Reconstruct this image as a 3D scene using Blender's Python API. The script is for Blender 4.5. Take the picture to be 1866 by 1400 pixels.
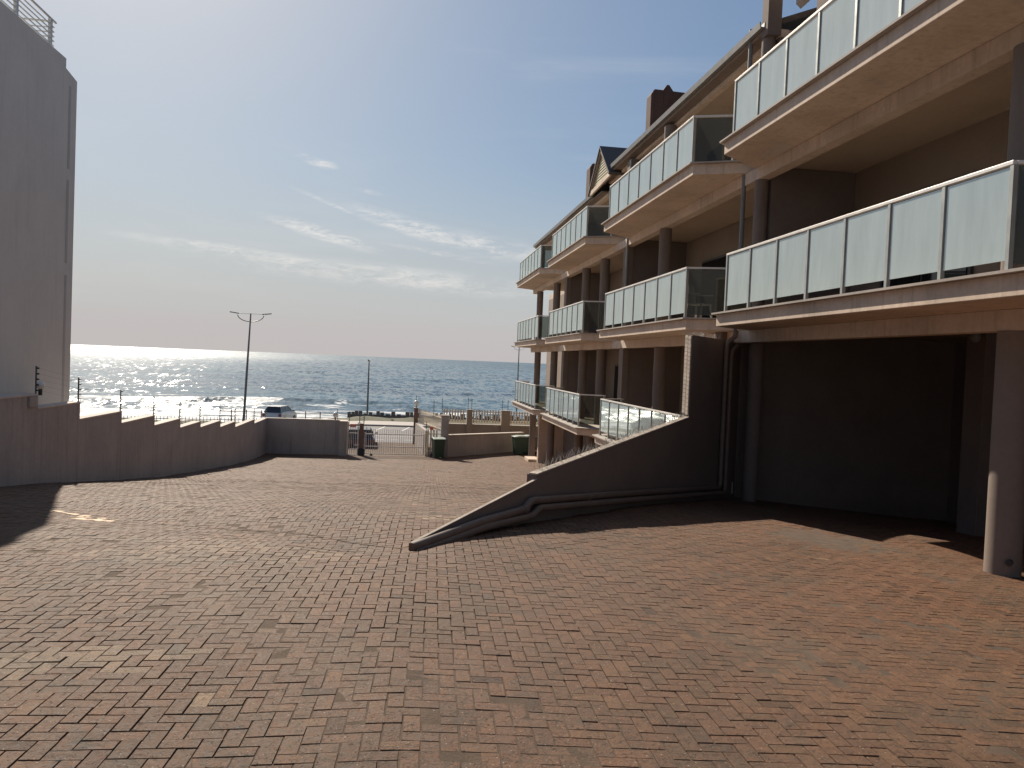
import bpy, bmesh, math, random
import numpy as np
from mathutils import Vector, Matrix
random.seed(7); RNG = np.random.default_rng(11)
for o in list(bpy.data.objects): bpy.data.objects.remove(o)
S = bpy.context.scene
COL = S.collection
R = math.radians

# ------------------------------------------------------------------ camera
EYE = Vector((0, 0, 0))                       # eye level is z = 0, the court lies 1.65 m below
psi, pit, rol = R(7.797), R(1.625), R(2.35)
Fv = Vector((math.sin(psi)*math.cos(pit), math.cos(psi)*math.cos(pit), -math.sin(pit)))
R0 = Vector((math.cos(psi), -math.sin(psi), 0)); U0 = R0.cross(Fv)
Rv = math.cos(rol)*R0 + math.sin(rol)*U0
Uv = -math.sin(rol)*R0 + math.cos(rol)*U0
cd = bpy.data.cameras.new('camera'); cam = bpy.data.objects.new('camera', cd); COL.objects.link(cam)
cd.sensor_width = 36; cd.lens = 36*1400/1866; cd.clip_start = .05; cd.clip_end = 60000
cam.matrix_world = Matrix(((Rv.x, Uv.x, -Fv.x, 0), (Rv.y, Uv.y, -Fv.y, 0), (Rv.z, Uv.z, -Fv.z, 0), (0, 0, 0, 1)))
S.camera = cam
S.render.resolution_x = 1024; S.render.resolution_y = 768
S.view_settings.view_transform = 'Standard'; S.view_settings.look = 'None'
S.view_settings.gamma = 1; S.view_settings.exposure = 0.38
S.render.engine = 'CYCLES'

# ------------------------------------------------------------------ sun and sky
SUN_AZ, SUN_EL = R(-21.3), R(36)              # azimuth measured from +Y towards +X
sdir = Vector((math.sin(SUN_AZ)*math.cos(SUN_EL), math.cos(SUN_AZ)*math.cos(SUN_EL), math.sin(SUN_EL)))
sl = bpy.data.lights.new('sun', 'SUN'); sl.energy = 5.0; sl.angle = R(.55); sl.color = (1, .90, .76)
so = bpy.data.objects.new('sun', sl); COL.objects.link(so)
so.rotation_euler = (-sdir).to_track_quat('-Z', 'Y').to_euler(); so.location = sdir*50
W = bpy.data.worlds.new('World'); S.world = W; W.use_nodes = True

class NT:
    """small helper to write node trees"""
    def __init__(s, tree): s.t = tree; s.n = tree.nodes; s.l = tree.links
    def new(s, typ, **k):
        nd = s.n.new(typ)
        for a, v in k.items(): setattr(nd, a, v)
        return nd
    def put(s, sock, v):
        if v is None: return
        if isinstance(v, bpy.types.NodeSocket): s.l.new(v, sock)
        else: sock.default_value = v
    def math(s, op, a, b=None, c=None, clamp=False):
        nd = s.new('ShaderNodeMath', operation=op, use_clamp=clamp)
        s.put(nd.inputs[0], a); s.put(nd.inputs[1], b); s.put(nd.inputs[2], c)
        return nd.outputs[0]
    def mix(s, f, a, b, blend='MIX'):
        nd = s.new('ShaderNodeMix', data_type='RGBA', blend_type=blend)
        s.put(nd.inputs[0], f); s.put(nd.inputs[6], a); s.put(nd.inputs[7], b)
        return nd.outputs[2]
    def ramp(s, f, stops, interp='LINEAR'):
        nd = s.new('ShaderNodeValToRGB'); nd.color_ramp.interpolation = interp
        e = nd.color_ramp.elements
        while len(e) < len(stops): e.new(.5)
        for i, (p, c) in enumerate(stops):
            e[i].position = p; e[i].color = c if len(c) == 4 else (*c, 1)
        s.put(nd.inputs[0], f); return nd.outputs[0]
    def maprange(s, v, a, b, c=0., d=1., smooth=False):
        nd = s.new('ShaderNodeMapRange', interpolation_type='SMOOTHSTEP' if smooth else 'LINEAR')
        s.put(nd.inputs[0], v)
        for i, x in enumerate((a, b, c, d)): nd.inputs[i+1].default_value = x
        return nd.outputs[0]
    def noise(s, vec, scale, detail=4, rough=.55, dist=0.):
        nd = s.new('ShaderNodeTexNoise'); s.put(nd.inputs['Vector'], vec)
        nd.inputs['Scale'].default_value = scale; nd.inputs['Detail'].default_value = detail
        nd.inputs['Roughness'].default_value = rough; nd.inputs['Distortion'].default_value = dist
        return nd.outputs[0]
    def mapping(s, vec, loc=(0, 0, 0), rot=(0, 0, 0), sc=(1, 1, 1)):
        nd = s.new('ShaderNodeMapping'); s.put(nd.inputs[0], vec)
        nd.inputs[1].default_value = loc; nd.inputs[2].default_value = rot; nd.inputs[3].default_value = sc
        return nd.outputs[0]
    def xyz(s, v):
        nd = s.new('ShaderNodeSeparateXYZ'); s.put(nd.inputs[0], v); return nd.outputs
    def comb(s, x=0., y=0., z=0.):
        nd = s.new('ShaderNodeCombineXYZ'); s.put(nd.inputs[0], x); s.put(nd.inputs[1], y); s.put(nd.inputs[2], z)
        return nd.outputs[0]

def build_world():
    t = NT(W.node_tree); t.n.clear()
    sky = t.new('ShaderNodeTexSky', sky_type='NISHITA'); sky.sun_disc = False
    sky.sun_elevation = SUN_EL; sky.sun_rotation = SUN_AZ
    sky.altitude = 0; sky.air_density = 1.0; sky.dust_density = 1.0; sky.ozone_density = 2.0
    tc = t.new('ShaderNodeTexCoord').outputs['Generated']
    x, y, z = t.xyz(tc)[:3]
    ys = t.math('MAXIMUM', y, .02)
    gx = t.math('DIVIDE', x, ys); gz = t.math('DIVIDE', z, ys)
    front = t.maprange(y, .05, .3)
    # cirrus: streaks that live at fixed places of the sky
    g = t.comb(gx, gz, 0.)
    st = t.noise(t.mapping(g, rot=(0, 0, R(12)), sc=(7, 34, 1)), 1.6, 7, .62, .7)
    fine = t.noise(t.mapping(g, rot=(0, 0, R(14)), sc=(26, 90, 1)), 1.4, 6, .7, 1.2)
    tex = t.math('ADD', t.math('MULTIPLY', st, .55), t.math('MULTIPLY', fine, .45))
    total = None
    # centre (X/Y, Z/Y), half sizes, tilt in degrees, strength
    for cx, cz, a, b, ang, k in ((-.19, .1195, .150, .0085, -6, .8), (-.02, .103, .20, .014, -3, .70),
                                 (-.115, .153, .068, .0085, -14, 1.0), (.005, .166, .085, .0115, -14, 1.05),
                                 (.095, .150, .085, .014, -8, .8), (-.108, .192, .05, .0028, -20, .6),
                                 (-.122, .243, .024, .0062, -14, 1.2), (-.057, .209, .018, .003, -8, .6),
                                 (.03, .137, .07, .004, -7, .5)):
        v = t.mapping(g, loc=(-cx, -cz, 0))
        v = t.mapping(v, rot=(0, 0, R(-ang)), sc=(1, 1, 1))
        v = t.mapping(v, sc=(1/a, 1/b, 1))
        nd = t.new('ShaderNodeVectorMath', operation='LENGTH'); t.put(nd.inputs[0], v)
        m = t.math('MULTIPLY', t.maprange(nd.outputs['Value'], 1.5, .1, 0, 1, True), k)
        total = m if total is None else t.math('MAXIMUM', total, m)
    dens = t.math('MULTIPLY', total, t.maprange(tex, .38, .66, 0, 1, True), clamp=True)
    dens = t.math('MULTIPLY', t.math('MULTIPLY', dens, front), 1.0)
    # general thin cirrus elsewhere
    hz = t.maprange(t.noise(t.mapping(tc, sc=(1, 1, 5)), 2.2, 6, .6, .4), .50, .8, 0, .16, True)
    dens = t.math('MAXIMUM', dens, hz)
    sx, sy, sz = t.xyz(sky.outputs[0])[:3]       # the bright halo round the sun rolls off softly
    lum = t.math('MAXIMUM', t.math('MAXIMUM', sx, sy), sz); roll = t.math('DIVIDE', 1.62, t.math('ADD', 1., t.math('DIVIDE', lum, 7.5)))
    skyc = t.mix(1., sky.outputs[0], t.comb(roll, roll, roll), 'MULTIPLY')
    skyc = t.mix(1., skyc, (.92, .965, .97, 1), 'MULTIPLY'); col = skyc
    # the sea mist bank that lies on the horizon
    edge = t.math('ADD', z, t.math('MULTIPLY', t.math('SUBTRACT', t.noise(t.mapping(tc, sc=(1, 1, 9)), 9, 4), .5), .007))
    haze = t.maprange(edge, .016, .27, .85, 0.0, True)
    col = t.mix(haze, col, (5.45, 5.45, 5.7, 1))
    bank = t.maprange(edge, .034, .052, .42, 0., True)
    col = t.mix(bank, col, (5.9, 5.35, 5.35, 1))
    col = t.mix(dens, col, (9.2, 8.9, 8.5, 1))
    bg = t.new('ShaderNodeBackground'); t.put(bg.inputs[0], col); bg.inputs[1].default_value = .072
    out = t.new('ShaderNodeOutputWorld'); t.l.new(bg.outputs[0], out.inputs[0])
build_world()

# ------------------------------------------------------------------ materials
def principled(name):
    m = bpy.data.materials.new(name); m.use_nodes = True
    t = NT(m.node_tree); b = t.n['Principled BSDF']
    return m, t, b
def plaster(name, col, var=.10, rough=.85, bump=.25, streak=.12, scale=1.0, dirt=(.45, .42, .38)):
    m, t, b = principled(name)
    P = t.new('ShaderNodeNewGeometry').outputs['Position']
    n1 = t.noise(P, .9*scale, 6, .6, .3); n2 = t.noise(P, 14*scale, 5, .6)
    f = t.maprange(n1, .3, .7, 1-var, 1+var); f2 = t.maprange(n2, .3, .7, 1-var*.5, 1+var*.5)
    c = t.mix(1., (*col, 1), t.comb(f, f, f), 'MULTIPLY'); c = t.mix(1., c, t.comb(f2, f2, f2), 'MULTIPLY')
    sk = t.noise(t.mapping(P, sc=(5, 5, .35)), 1.5, 5, .6)
    c = t.mix(t.maprange(sk, .52, .78, 0, streak), c, (col[0]*dirt[0], col[1]*dirt[1], col[2]*dirt[2], 1))
    t.put(b.inputs['Base Color'], c); b.inputs['Roughness'].default_value = rough
    b.inputs['Specular IOR Level'].default_value = .3
    bp = t.new('ShaderNodeBump'); bp.inputs['Strength'].default_value = bump; bp.inputs['Distance'].default_value = .01
    t.put(bp.inputs['Height'], t.noise(P, 90, 4, .6)); t.l.new(bp.outputs[0], b.inputs['Normal'])
    return m
def simple(name, col, rough=.5, metal=0., var=.08, scale=6., bump=0.):
    m, t, b = principled(name)
    P = t.new('ShaderNodeNewGeometry').outputs['Position']
    n = t.noise(P, scale, 5, .6); f = t.maprange(n, .3, .7, 1-var, 1+var)
    t.put(b.inputs['Base Color'], t.mix(1., (*col, 1), t.comb(f, f, f), 'MULTIPLY'))
    t.put(b.inputs['Roughness'], t.maprange(n, .3, .7, max(rough-.07, .03), min(rough+.07, 1)))
    b.inputs['Metallic'].default_value = metal
    if bump:
        bp = t.new('ShaderNodeBump'); bp.inputs['Strength'].default_value = bump; bp.inputs['Distance'].default_value = .01
        t.put(bp.inputs['Height'], t.noise(P, 60, 4)); t.l.new(bp.outputs[0], b.inputs['Normal'])
    return m
M = {}
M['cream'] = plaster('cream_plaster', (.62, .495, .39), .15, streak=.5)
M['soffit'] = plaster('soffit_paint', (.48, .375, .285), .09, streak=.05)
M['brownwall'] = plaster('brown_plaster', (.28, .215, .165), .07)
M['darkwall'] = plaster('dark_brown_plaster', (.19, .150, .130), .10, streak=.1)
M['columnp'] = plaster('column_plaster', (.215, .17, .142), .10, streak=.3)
M['white'] = plaster('white_render', (.68, .645, .58), .05, streak=.14, bump=.15)
M['boundary'] = plaster('mauve_plaster', (.39, .34, .305), .12, streak=.45)
M['coping'] = plaster('pale_coping', (.60, .52, .45), .10, streak=.2)
M['seawall'] = plaster('beige_plaster', (.34, .26, .19), .08)
M['lip'] = plaster('slab_lip_tile', (.40, .35, .31), .15)
M['concrete'] = plaster('raw_concrete', (.33, .30, .27), .14, streak=.2)
M['alu'] = simple('grey_aluminium', (.36, .37, .35), .4, .35)
M['rail'] = simple('pale_rail', (.74, .70, .64), .4, .1)
M['gutter'] = simple('grey_gutter', (.20, .19, .18), .5, .1)
M['rust'] = plaster('rusty_cladding', (.105, .058, .045), .25, streak=.5)
M['galv'] = simple('galvanised_steel', (.13, .145, .14), .5, .4)
M['roofrail'] = simple('roof_rail_paint', (.55, .55, .53), .5)
M['groove'] = plaster('groove_paint', (.48, .47, .43), .05)
M['black'] = simple('black_plastic', (.03, .03, .03), .5)
M['green'] = simple('green_plastic', (.035, .075, .045), .45)
M['lid'] = simple('sunlit_green_lid', (.30, .34, .29), .5)  # lid paler than the green body: sunlight on it is put into the colour
M['pipe'] = simple('brown_pipe_paint', (.17, .125, .10), .55, 0, .15)
M['picket'] = simple('cream_picket_paint', (.68, .58, .43), .6, 0, .12)
M['gate'] = simple('gate_paint', (.78, .72, .64), .5, 0, .1)
M['rustpost'] = simple('brown_post_paint', (.20, .12, .085), .7, 0, .2)
M['globe'] = simple('opal_globe', (.75, .74, .68), .3)
M['dimglobe'] = simple('dimmed_globe', (.22, .20, .18), .5)  # white garage globe coloured grey, its dimness is put into the colour
M['orange'] = simple('orange_plate', (.75, .16, .06), .6)
M['wood'] = simple('grey_timber', (.16, .14, .125), .85, 0, .25, 3)
M['asphalt'] = simple('asphalt', (.105, .095, .092), .75, 0, .2, 1.5, .4)
M['linepaint'] = simple('road_paint', (.62, .60, .57), .7, 0, .1)
M['kerb'] = simple('kerb_concrete', (.42, .37, .33), .85, 0, .15, 2)
M['sand'] = simple('beach_sand', (.42, .36, .29), .9, 0, .12, .6)
M['tyre'] = simple('tyre', (.02, .02, .02), .8)
M['spike'] = simple('spike_steel', (.55, .52, .47), .4, .7)
M['doorframe'] = simple('door_frame', (.10, .085, .075), .5)

def glass_mat(name, tint, ior, film, rough, gl=(.86, .95, .92, 1)):
    """frosted film glass: diffuse film over reflective pane"""
    m = bpy.data.materials.new(name); m.use_nodes = True; t = NT(m.node_tree); t.n.clear()
    P = t.new('ShaderNodeNewGeometry').outputs['Position']
    n = t.noise(t.mapping(P, sc=(3, 3, .6)), 1.3, 6, .65)
    f = t.maprange(n, .3, .7, .84, 1.08)
    c = t.mix(1., (*tint, 1), t.comb(f, f, f), 'MULTIPLY')
    d = t.new('ShaderNodeBsdfDiffuse'); t.put(d.inputs[0], c)
    tr = t.new('ShaderNodeBsdfTranslucent'); t.put(tr.inputs[0], c)
    tp = t.new('ShaderNodeBsdfTransparent'); tp.inputs[0].default_value = (.55, .60, .57, 1)
    a = t.new('ShaderNodeMixShader'); a.inputs[0].default_value = .35; t.l.new(d.outputs[0], a.inputs[1]); t.l.new(tr.outputs[0], a.inputs[2])
    b = t.new('ShaderNodeMixShader'); b.inputs[0].default_value = film; t.l.new(tp.outputs[0], b.inputs[1]); t.l.new(a.outputs[0], b.inputs[2])
    g = t.new('ShaderNodeBsdfGlossy'); g.inputs['Roughness'].default_value = rough; g.inputs[0].default_value = gl
    fr = t.new('ShaderNodeFresnel'); fr.inputs[0].default_value = ior
    e = t.new('ShaderNodeMixShader'); t.l.new(fr.outputs[0], e.inputs[0]); t.l.new(b.outputs[0], e.inputs[1]); t.l.new(g.outputs[0], e.inputs[2])
    o = t.new('ShaderNodeOutputMaterial'); t.l.new(e.outputs[0], o.inputs[0])
    return m
M['frost'] = glass_mat('frosted_green_glass', (.72, .80, .79), 2.9, .85, .03)
M['clear'] = glass_mat('grey_side_glass', (.17, .155, .135), 1.4, .30, .03, (.62, .60, .56, 1))
m, t, b = principled('dark_glass'); b.inputs['Base Color'].default_value = (.015, .017, .018, 1); b.inputs['Roughness'].default_value = .04; M['dglass'] = m
m, t, b = principled('car_window'); b.inputs['Base Color'].default_value = (.03, .035, .04, 1); b.inputs['Roughness'].default_value = .05; M['cglass'] = m
def carpaint(name, c):
    m, t, b = principled(name); b.inputs['Base Color'].default_value = (*c, 1); b.inputs['Metallic'].default_value = .5
    b.inputs['Roughness'].default_value = .3; b.inputs['Coat Weight'].default_value = .6; return m
M['silver'] = carpaint('silver_paint', (.42, .42, .43)); M['maroon'] = carpaint('dark_paint', (.045, .03, .03))

def vcol_mat(name):
    """paving bricks: colour per brick stored on the mesh, plus grit, wear and bump"""
    m, t, b = principled(name)
    P = t.new('ShaderNodeNewGeometry').outputs['Position']
    a = t.new('ShaderNodeAttribute', attribute_name='bc').outputs['Color']
    n1 = t.noise(P, 26, 6, .7); n2 = t.noise(P, 140, 4, .7); n3 = t.noise(P, 7, 6, .65, .4)
    f = t.maprange(n1, .25, .75, .62, 1.42); c = t.mix(1., a, t.comb(f, f, f), 'MULTIPLY')
    f = t.maprange(n2, .25, .75, .55, 1.45); c = t.mix(1., c, t.comb(f, f, f), 'MULTIPLY')
    # dark pits and pale grit
    vo = t.new('ShaderNodeTexVoronoi'); vo.inputs['Scale'].default_value = 42; t.put(vo.inputs['Vector'], P)
    gr = t.math('LESS_THAN', vo.outputs['Distance'], .16)
    sel = t.math('MULTIPLY', gr, t.math('GREATER_THAN', t.xyz(vo.outputs['Color'])[0], .72))
    c = t.mix(t.math('MULTIPLY', sel, .6), c, (.50, .43, .35, 1))
    li = t.math('MULTIPLY', t.maprange(t.noise(P, 1.1, 8, .72, .8), .49, .62), t.maprange(t.noise(P, 22, 6, .8), .42, .6))
    c = t.mix(t.math('MULTIPLY', li, .85), c, (.052, .045, .032, 1))
    du = t.maprange(t.noise(P, .55, 5, .6), .5, .72, 0, .35); c = t.mix(du, c, (.20, .135, .085, 1))
    pit = t.maprange(t.noise(P, 40, 6, .8, 1.4), .57, .66, 0, .75)
    c = t.mix(pit, c, (.035, .028, .022, 1))
    t.put(b.inputs['Base Color'], c)
    t.put(b.inputs['Roughness'], t.maprange(n1, .3, .7, .62, .85)); b.inputs['Specular IOR Level'].default_value = .35
    h = t.math('ADD', t.math('MULTIPLY', t.noise(P, 60, 6, .75), 1.), t.math('MULTIPLY', n3, 1.3))
    h = t.math('SUBTRACT', t.math('ADD', h, t.math('MULTIPLY', sel, .5)), t.math('MULTIPLY', pit, .9))
    bp = t.new('ShaderNodeBump'); bp.inputs['Strength'].default_value = .9; bp.inputs['Distance'].default_value = .009
    t.put(bp.inputs['Height'], h); t.l.new(bp.outputs[0], b.inputs['Normal'])
    return m
M['brick'] = vcol_mat('clay_paving_bricks')
m, t, b = principled('joint_soil')
P = t.new('ShaderNodeNewGeometry').outputs['Position']
t.put(b.inputs['Base Color'], t.ramp(t.noise(P, 5, 6, .7), [(.3, (.070, .046, .030)), (.7, (.150, .100, .065))])); b.inputs['Roughness'].default_value = .95
bp = t.new('ShaderNodeBump'); bp.inputs['Strength'].default_value = 1; bp.inputs['Distance'].default_value = .012
t.put(bp.inputs['Height'], t.noise(P, 45, 7, .8)); t.l.new(bp.outputs[0], b.inputs['Normal'])
M['soil'] = m

def water_mat():
    m, t, b = principled('sea_water')
    P = t.new('ShaderNodeNewGeometry').outputs['Position']
    x, y, z = t.xyz(P)[:3]
    teal = t.maprange(t.noise(t.mapping(P, sc=(.006, .012, 0)), 1, 3), .35, .65, 0, 1)
    c = t.mix(teal, (.075, .10, .13, 1), (.07, .145, .175, 1))
    # foam of the breakers close to the beach
    fz = t.maprange(y, 92, 104, 1, 0, True)
    line = t.noise(t.mapping(P, sc=(.05, .22, .0)), 1, 7, .72, .8)
    lines = t.maprange(t.math('ADD', line, t.maprange(y, 96, 150, .11, -.08)), .58, .64)
    far = t.maprange(y, 120, 190, 1, 0)
    foam = t.math('MAXIMUM', t.math('MULTIPLY', fz, t.maprange(line, .36, .50)), t.math('MULTIPLY', lines, far), clamp=True)
    c = t.mix(foam, c, (.66, .66, .64, 1))
    t.put(b.inputs['Base Color'], c)
    t.put(b.inputs['Roughness'], t.math('MAXIMUM', t.maprange(foam, 0, 1, .10, .8), t.maprange(y, 130, 1300, .15, .33))); b.inputs['IOR'].default_value = 1.333
    # wave slopes: only waves large enough to be seen at their distance are kept
    def slopes(sx, sy, ph):
        nd = t.new('ShaderNodeTexNoise'); t.put(nd.inputs['Vector'], t.mapping(P, loc=(ph, ph*2, 0), sc=(sx, sy, 0)))
        nd.inputs['Scale'].default_value = 1; nd.inputs['Detail'].default_value = 3; nd.inputs['Roughness'].default_value = .7
        return nd.outputs['Color']
    n_ = slopes(.9, .45, 3)
    for (sx, sy, y0, y1, ph) in ((.9, .26, 105, 170, 11), (.5, .10, 190, 330, 17), (.26, .030, 380, 700, 5), (.12, .009, 900, 1800, 7), (.05, .0022, 2400, 6000, 9)):
        n_ = t.mix(t.maprange(y, y0, y1, 0, 1), n_, slopes(sx, sy, ph))
    sw_ = t.noise(t.mapping(P, rot=(0, 0, .08), sc=(.012, .07, 0)), 1, 4, .6, .3)   # long swell
    nx_, ny_, _ = t.xyz(n_)[:3]
    k_ = t.maprange(sw_, .3, .7, .7, 1.3)
    nx2 = t.math('MULTIPLY', t.math('MULTIPLY', t.math('SUBTRACT', nx_, .5), .72), k_)
    ny2 = t.math('MULTIPLY', t.math('MULTIPLY', t.math('SUBTRACT', ny_, .54), 1.15), k_)
    gn = t.new('ShaderNodeNewGeometry').outputs['Normal']
    va = t.new('ShaderNodeVectorMath', operation='ADD'); t.put(va.inputs[0], gn); t.put(va.inputs[1], t.comb(nx2, ny2, 0.))
    vn = t.new('ShaderNodeVectorMath', operation='NORMALIZE'); t.put(vn.inputs[0], va.outputs[0])
    t.l.new(vn.outputs[0], b.inputs['Normal'])
    return m
M['water'] = water_mat()
m, t, b = principled('dune_grass')
P = t.new('ShaderNodeNewGeometry').outputs['Position']
t.put(b.inputs['Base Color'], t.ramp(t.noise(P, 2.2, 7, .7), [(.35, (.05, .06, .03)), (.6, (.14, .12, .07)), (.8, (.25, .21, .15))])); b.inputs['Roughness'].default_value = .95
M['dune'] = m

# ------------------------------------------------------------------ mesh helpers
class MB:
    def __init__(s): s.v = []; s.f = []
    def box(s, x0, x1, y0, y1, z0, z1):
        x0, x1 = sorted((x0, x1)); y0, y1 = sorted((y0, y1)); z0, z1 = sorted((z0, z1))
        n = len(s.v); s.v += [(x0, y0, z0), (x1, y0, z0), (x1, y1, z0), (x0, y1, z0), (x0, y0, z1), (x1, y0, z1), (x1, y1, z1), (x0, y1, z1)]
        s.f += [tuple(n+i for i in q) for q in ((0, 3, 2, 1), (4, 5, 6, 7), (0, 1, 5, 4), (1, 2, 6, 5), (2, 3, 7, 6), (3, 0, 4, 7))]
        return s
    def prism(s, poly, z0, z1):
        """poly in plan (x, y), counter-clockwise; z0 and z1 may be lists"""
        k = len(poly); n = len(s.v)
        a = sum(poly[i][0]*poly[(i+1) % k][1]-poly[(i+1) % k][0]*poly[i][1] for i in range(k))
        z0 = z0 if isinstance(z0, (list, tuple)) else [z0]*k; z1 = z1 if isinstance(z1, (list, tuple)) else [z1]*k
        if a < 0: poly = poly[::-1]; z0 = z0[::-1]; z1 = z1[::-1]
        s.v += [(p[0], p[1], z) for p, z in zip(poly, z0)] + [(p[0], p[1], z) for p, z in zip(poly, z1)]
        s.f.append(tuple(n+i for i in range(k))[::-1]); s.f.append(tuple(n+k+i for i in range(k)))
        for i in range(k): j = (i+1) % k; s.f.append((n+i, n+j, n+k+j, n+k+i))
        return s
    def extrude(s, poly, vec):
        """closed 3-D polygon swept along vec"""
        k = len(poly); n = len(s.v); vec = Vector(vec)
        s.v += [tuple(p) for p in poly] + [tuple(Vector(p)+vec) for p in poly]
        s.f.append(tuple(n+i for i in range(k))); s.f.append(tuple(n+k+i for i in range(k))[::-1])
        for i in range(k): j = (i+1) % k; s.f.append((n+i, n+k+i, n+k+j, n+j))
        return s
    def tube(s, pts, r, seg=10, cap=True):
        pts = [Vector(p) for p in pts]; k = len(pts); rs = r if isinstance(r, (list, tuple)) else [r]*k
        n = len(s.v); prev = None
        for i, p in enumerate(pts):
            d = (pts[min(i+1, k-1)]-pts[max(i-1, 0)]).normalized()
            u = d.cross(Vector((0, 0, 1))) if abs(d.z) < .95 else d.cross(Vector((0, 1, 0)))
            u.normalize()
            if prev is not None:
                u = prev - d*prev.dot(d); u.normalize()
            prev = u; w = d.cross(u)
            for q in range(seg):
                a = 2*math.pi*q/seg; s.v.append(tuple(p+(u*math.cos(a)+w*math.sin(a))*rs[i]))
        for i in range(k-1):
            for q in range(seg):
                a, b2 = n+i*seg+q, n+i*seg+(q+1) % seg
                s.f.append((a, b2, b2+seg, a+seg))
        if cap:
            s.f.append(tuple(n+q for q in range(seg))[::-1]); s.f.append(tuple(n+(k-1)*seg+q for q in range(seg)))
        return s
    def beam(s, p, q, w, h):
        """rectangular bar between two points, w across, h up"""
        p = Vector(p); q = Vector(q); d = (q-p).normalized(); up = Vector((0, 0, 1)) if abs(d.z) < .9 else Vector((0, 1, 0))
        u = d.cross(up).normalized(); w_ = u*(w/2); v_ = u.cross(d).normalized()*(h/2)
        return s.extrude([p-w_-v_, p+w_-v_, p+w_+v_, p-w_+v_], q-p)
    def cyl(s, x, y, z0, z1, r, seg=28, r1=None):
        return s.tube([(x, y, z0), (x, y, z1)], [r, r if r1 is None else r1], seg)
    def sphere(s, c, r, seg=16, rings=10, sz=1.):
        n = len(s.v)
        for i in range(rings+1):
            th = math.pi*i/rings
            for q in range(seg):
                a = 2*math.pi*q/seg; s.v.append((c[0]+r*math.sin(th)*math.cos(a), c[1]+r*math.sin(th)*math.sin(a), c[2]+sz*r*math.cos(th)))
        for i in range(rings):
            for q in range(seg):
                a, b2 = n+i*seg+q, n+i*seg+(q+1) % seg
                s.f.append((a, a+seg, b2+seg, b2))
        return s
    def build(s, name, mat, parent=None, smooth=False, bevel=0.):
        me = bpy.data.meshes.new(name); me.from_pydata(s.v, [], s.f); me.validate()
        bm = bmesh.new(); bm.from_mesh(me); bmesh.ops.recalc_face_normals(bm, faces=bm.faces)
        bm.to_mesh(me); bm.free()
        me.materials.append(M[mat] if isinstance(mat, str) else mat)
        if smooth:
            for p in me.polygons: p.use_smooth = True
            me.set_sharp_from_angle(angle=R(40))
        o = bpy.data.objects.new(name, me); COL.objects.link(o)
        if parent: o.parent = parent
        if bevel:
            md = o.modifiers.new('bevel', 'BEVEL'); md.width = bevel; md.segments = 2; md.limit_method = 'ANGLE'
        return o
def tag(o, label=None, cat=None, group=None, kind=None):
    if label: o['label'] = label
    if cat: o['category'] = cat
    if group: o['group'] = group
    if kind: o['kind'] = kind
    return o
def empty(name, label, cat, loc=(0, 0, 0), rz=0, group=None):
    o = bpy.data.objects.new(name, None); COL.objects.link(o); o.location = loc; o.rotation_euler.z = rz
    return tag(o, label, cat, group)
def copy_tree(o, parent=None):
    c = o.copy(); COL.objects.link(c); c.parent = parent
    for ch in o.children: copy_tree(ch, c)
    return c

# ------------------------------------------------------------------ levels of the ground
BY = np.array([-20, 3, 6, 7.6, 9, 11, 12.6, 14.3, 17.5, 20, 22.6, 27.5, 33, 37, 40, 44, 60.])
BZ = np.array([-1.6, -1.68, -1.76, -1.83, -1.93, -2.10, -2.27, -2.49, -2.94, -3.29, -3.66, -4.16, -4.70, -5.0, -5.10, -5.2, -5.25])
_yy = np.linspace(-20, 60, 1601); _zz = np.interp(_yy, BY, BZ)
_k = np.exp(-.5*(np.arange(-80, 81)/30.)**2); _k /= _k.sum()
_zz = np.convolve(np.pad(_zz, 80, mode='edge'), _k, mode='valid')
WT, WE = np.array((.1, 7.6)), np.array((6.75, 15.2)); WD = (WE-WT)/np.linalg.norm(WE-WT); WN = np.array((WD[1], -WD[0]))
def court(X, Y):
    return -1.6-.03*Y-.05*np.maximum(X, 0)+.02*np.minimum(X, 0)-.006*np.maximum(Y-9, 0)*np.maximum(X, 0)
def ground(X, Y):
    X = np.asarray(X, float); Y = np.asarray(Y, float)
    A = court(X, Y); B = np.interp(Y, _yy, _zz)
    sr = -((X-WT[0])*WN[0]+(Y-WT[1])*WN[1])          # beyond the wedge wall when positive
    n2 = np.array((2.75, 4.47))/5.25; sl_ = (X-WT[0])*n2[0]+(Y-WT[1])*n2[1]
    wl = np.clip(sl_/1.1+.5, 0, 1); wl = wl*wl*(3-2*wl)
    wr = (sr > .12).astype(float)
    w = np.where(X > WT[0], wr, wl)
    z = A*(1-w)+B*w
    dip = .115*np.exp(-((sl_-.05)/.62)**2)*np.clip((WT[0]+.4-X)/1.0, 0, 1)*np.clip((X+6)/2, 0, 1)
    und = .011*np.sin(X*1.1+.6*Y)*np.cos(Y*.9-.4*X)+.006*np.sin(2.7*X+1)*np.sin(2.1*Y)
    return z-dip+und
def gz(x, y): return float(ground(x, y))

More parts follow.
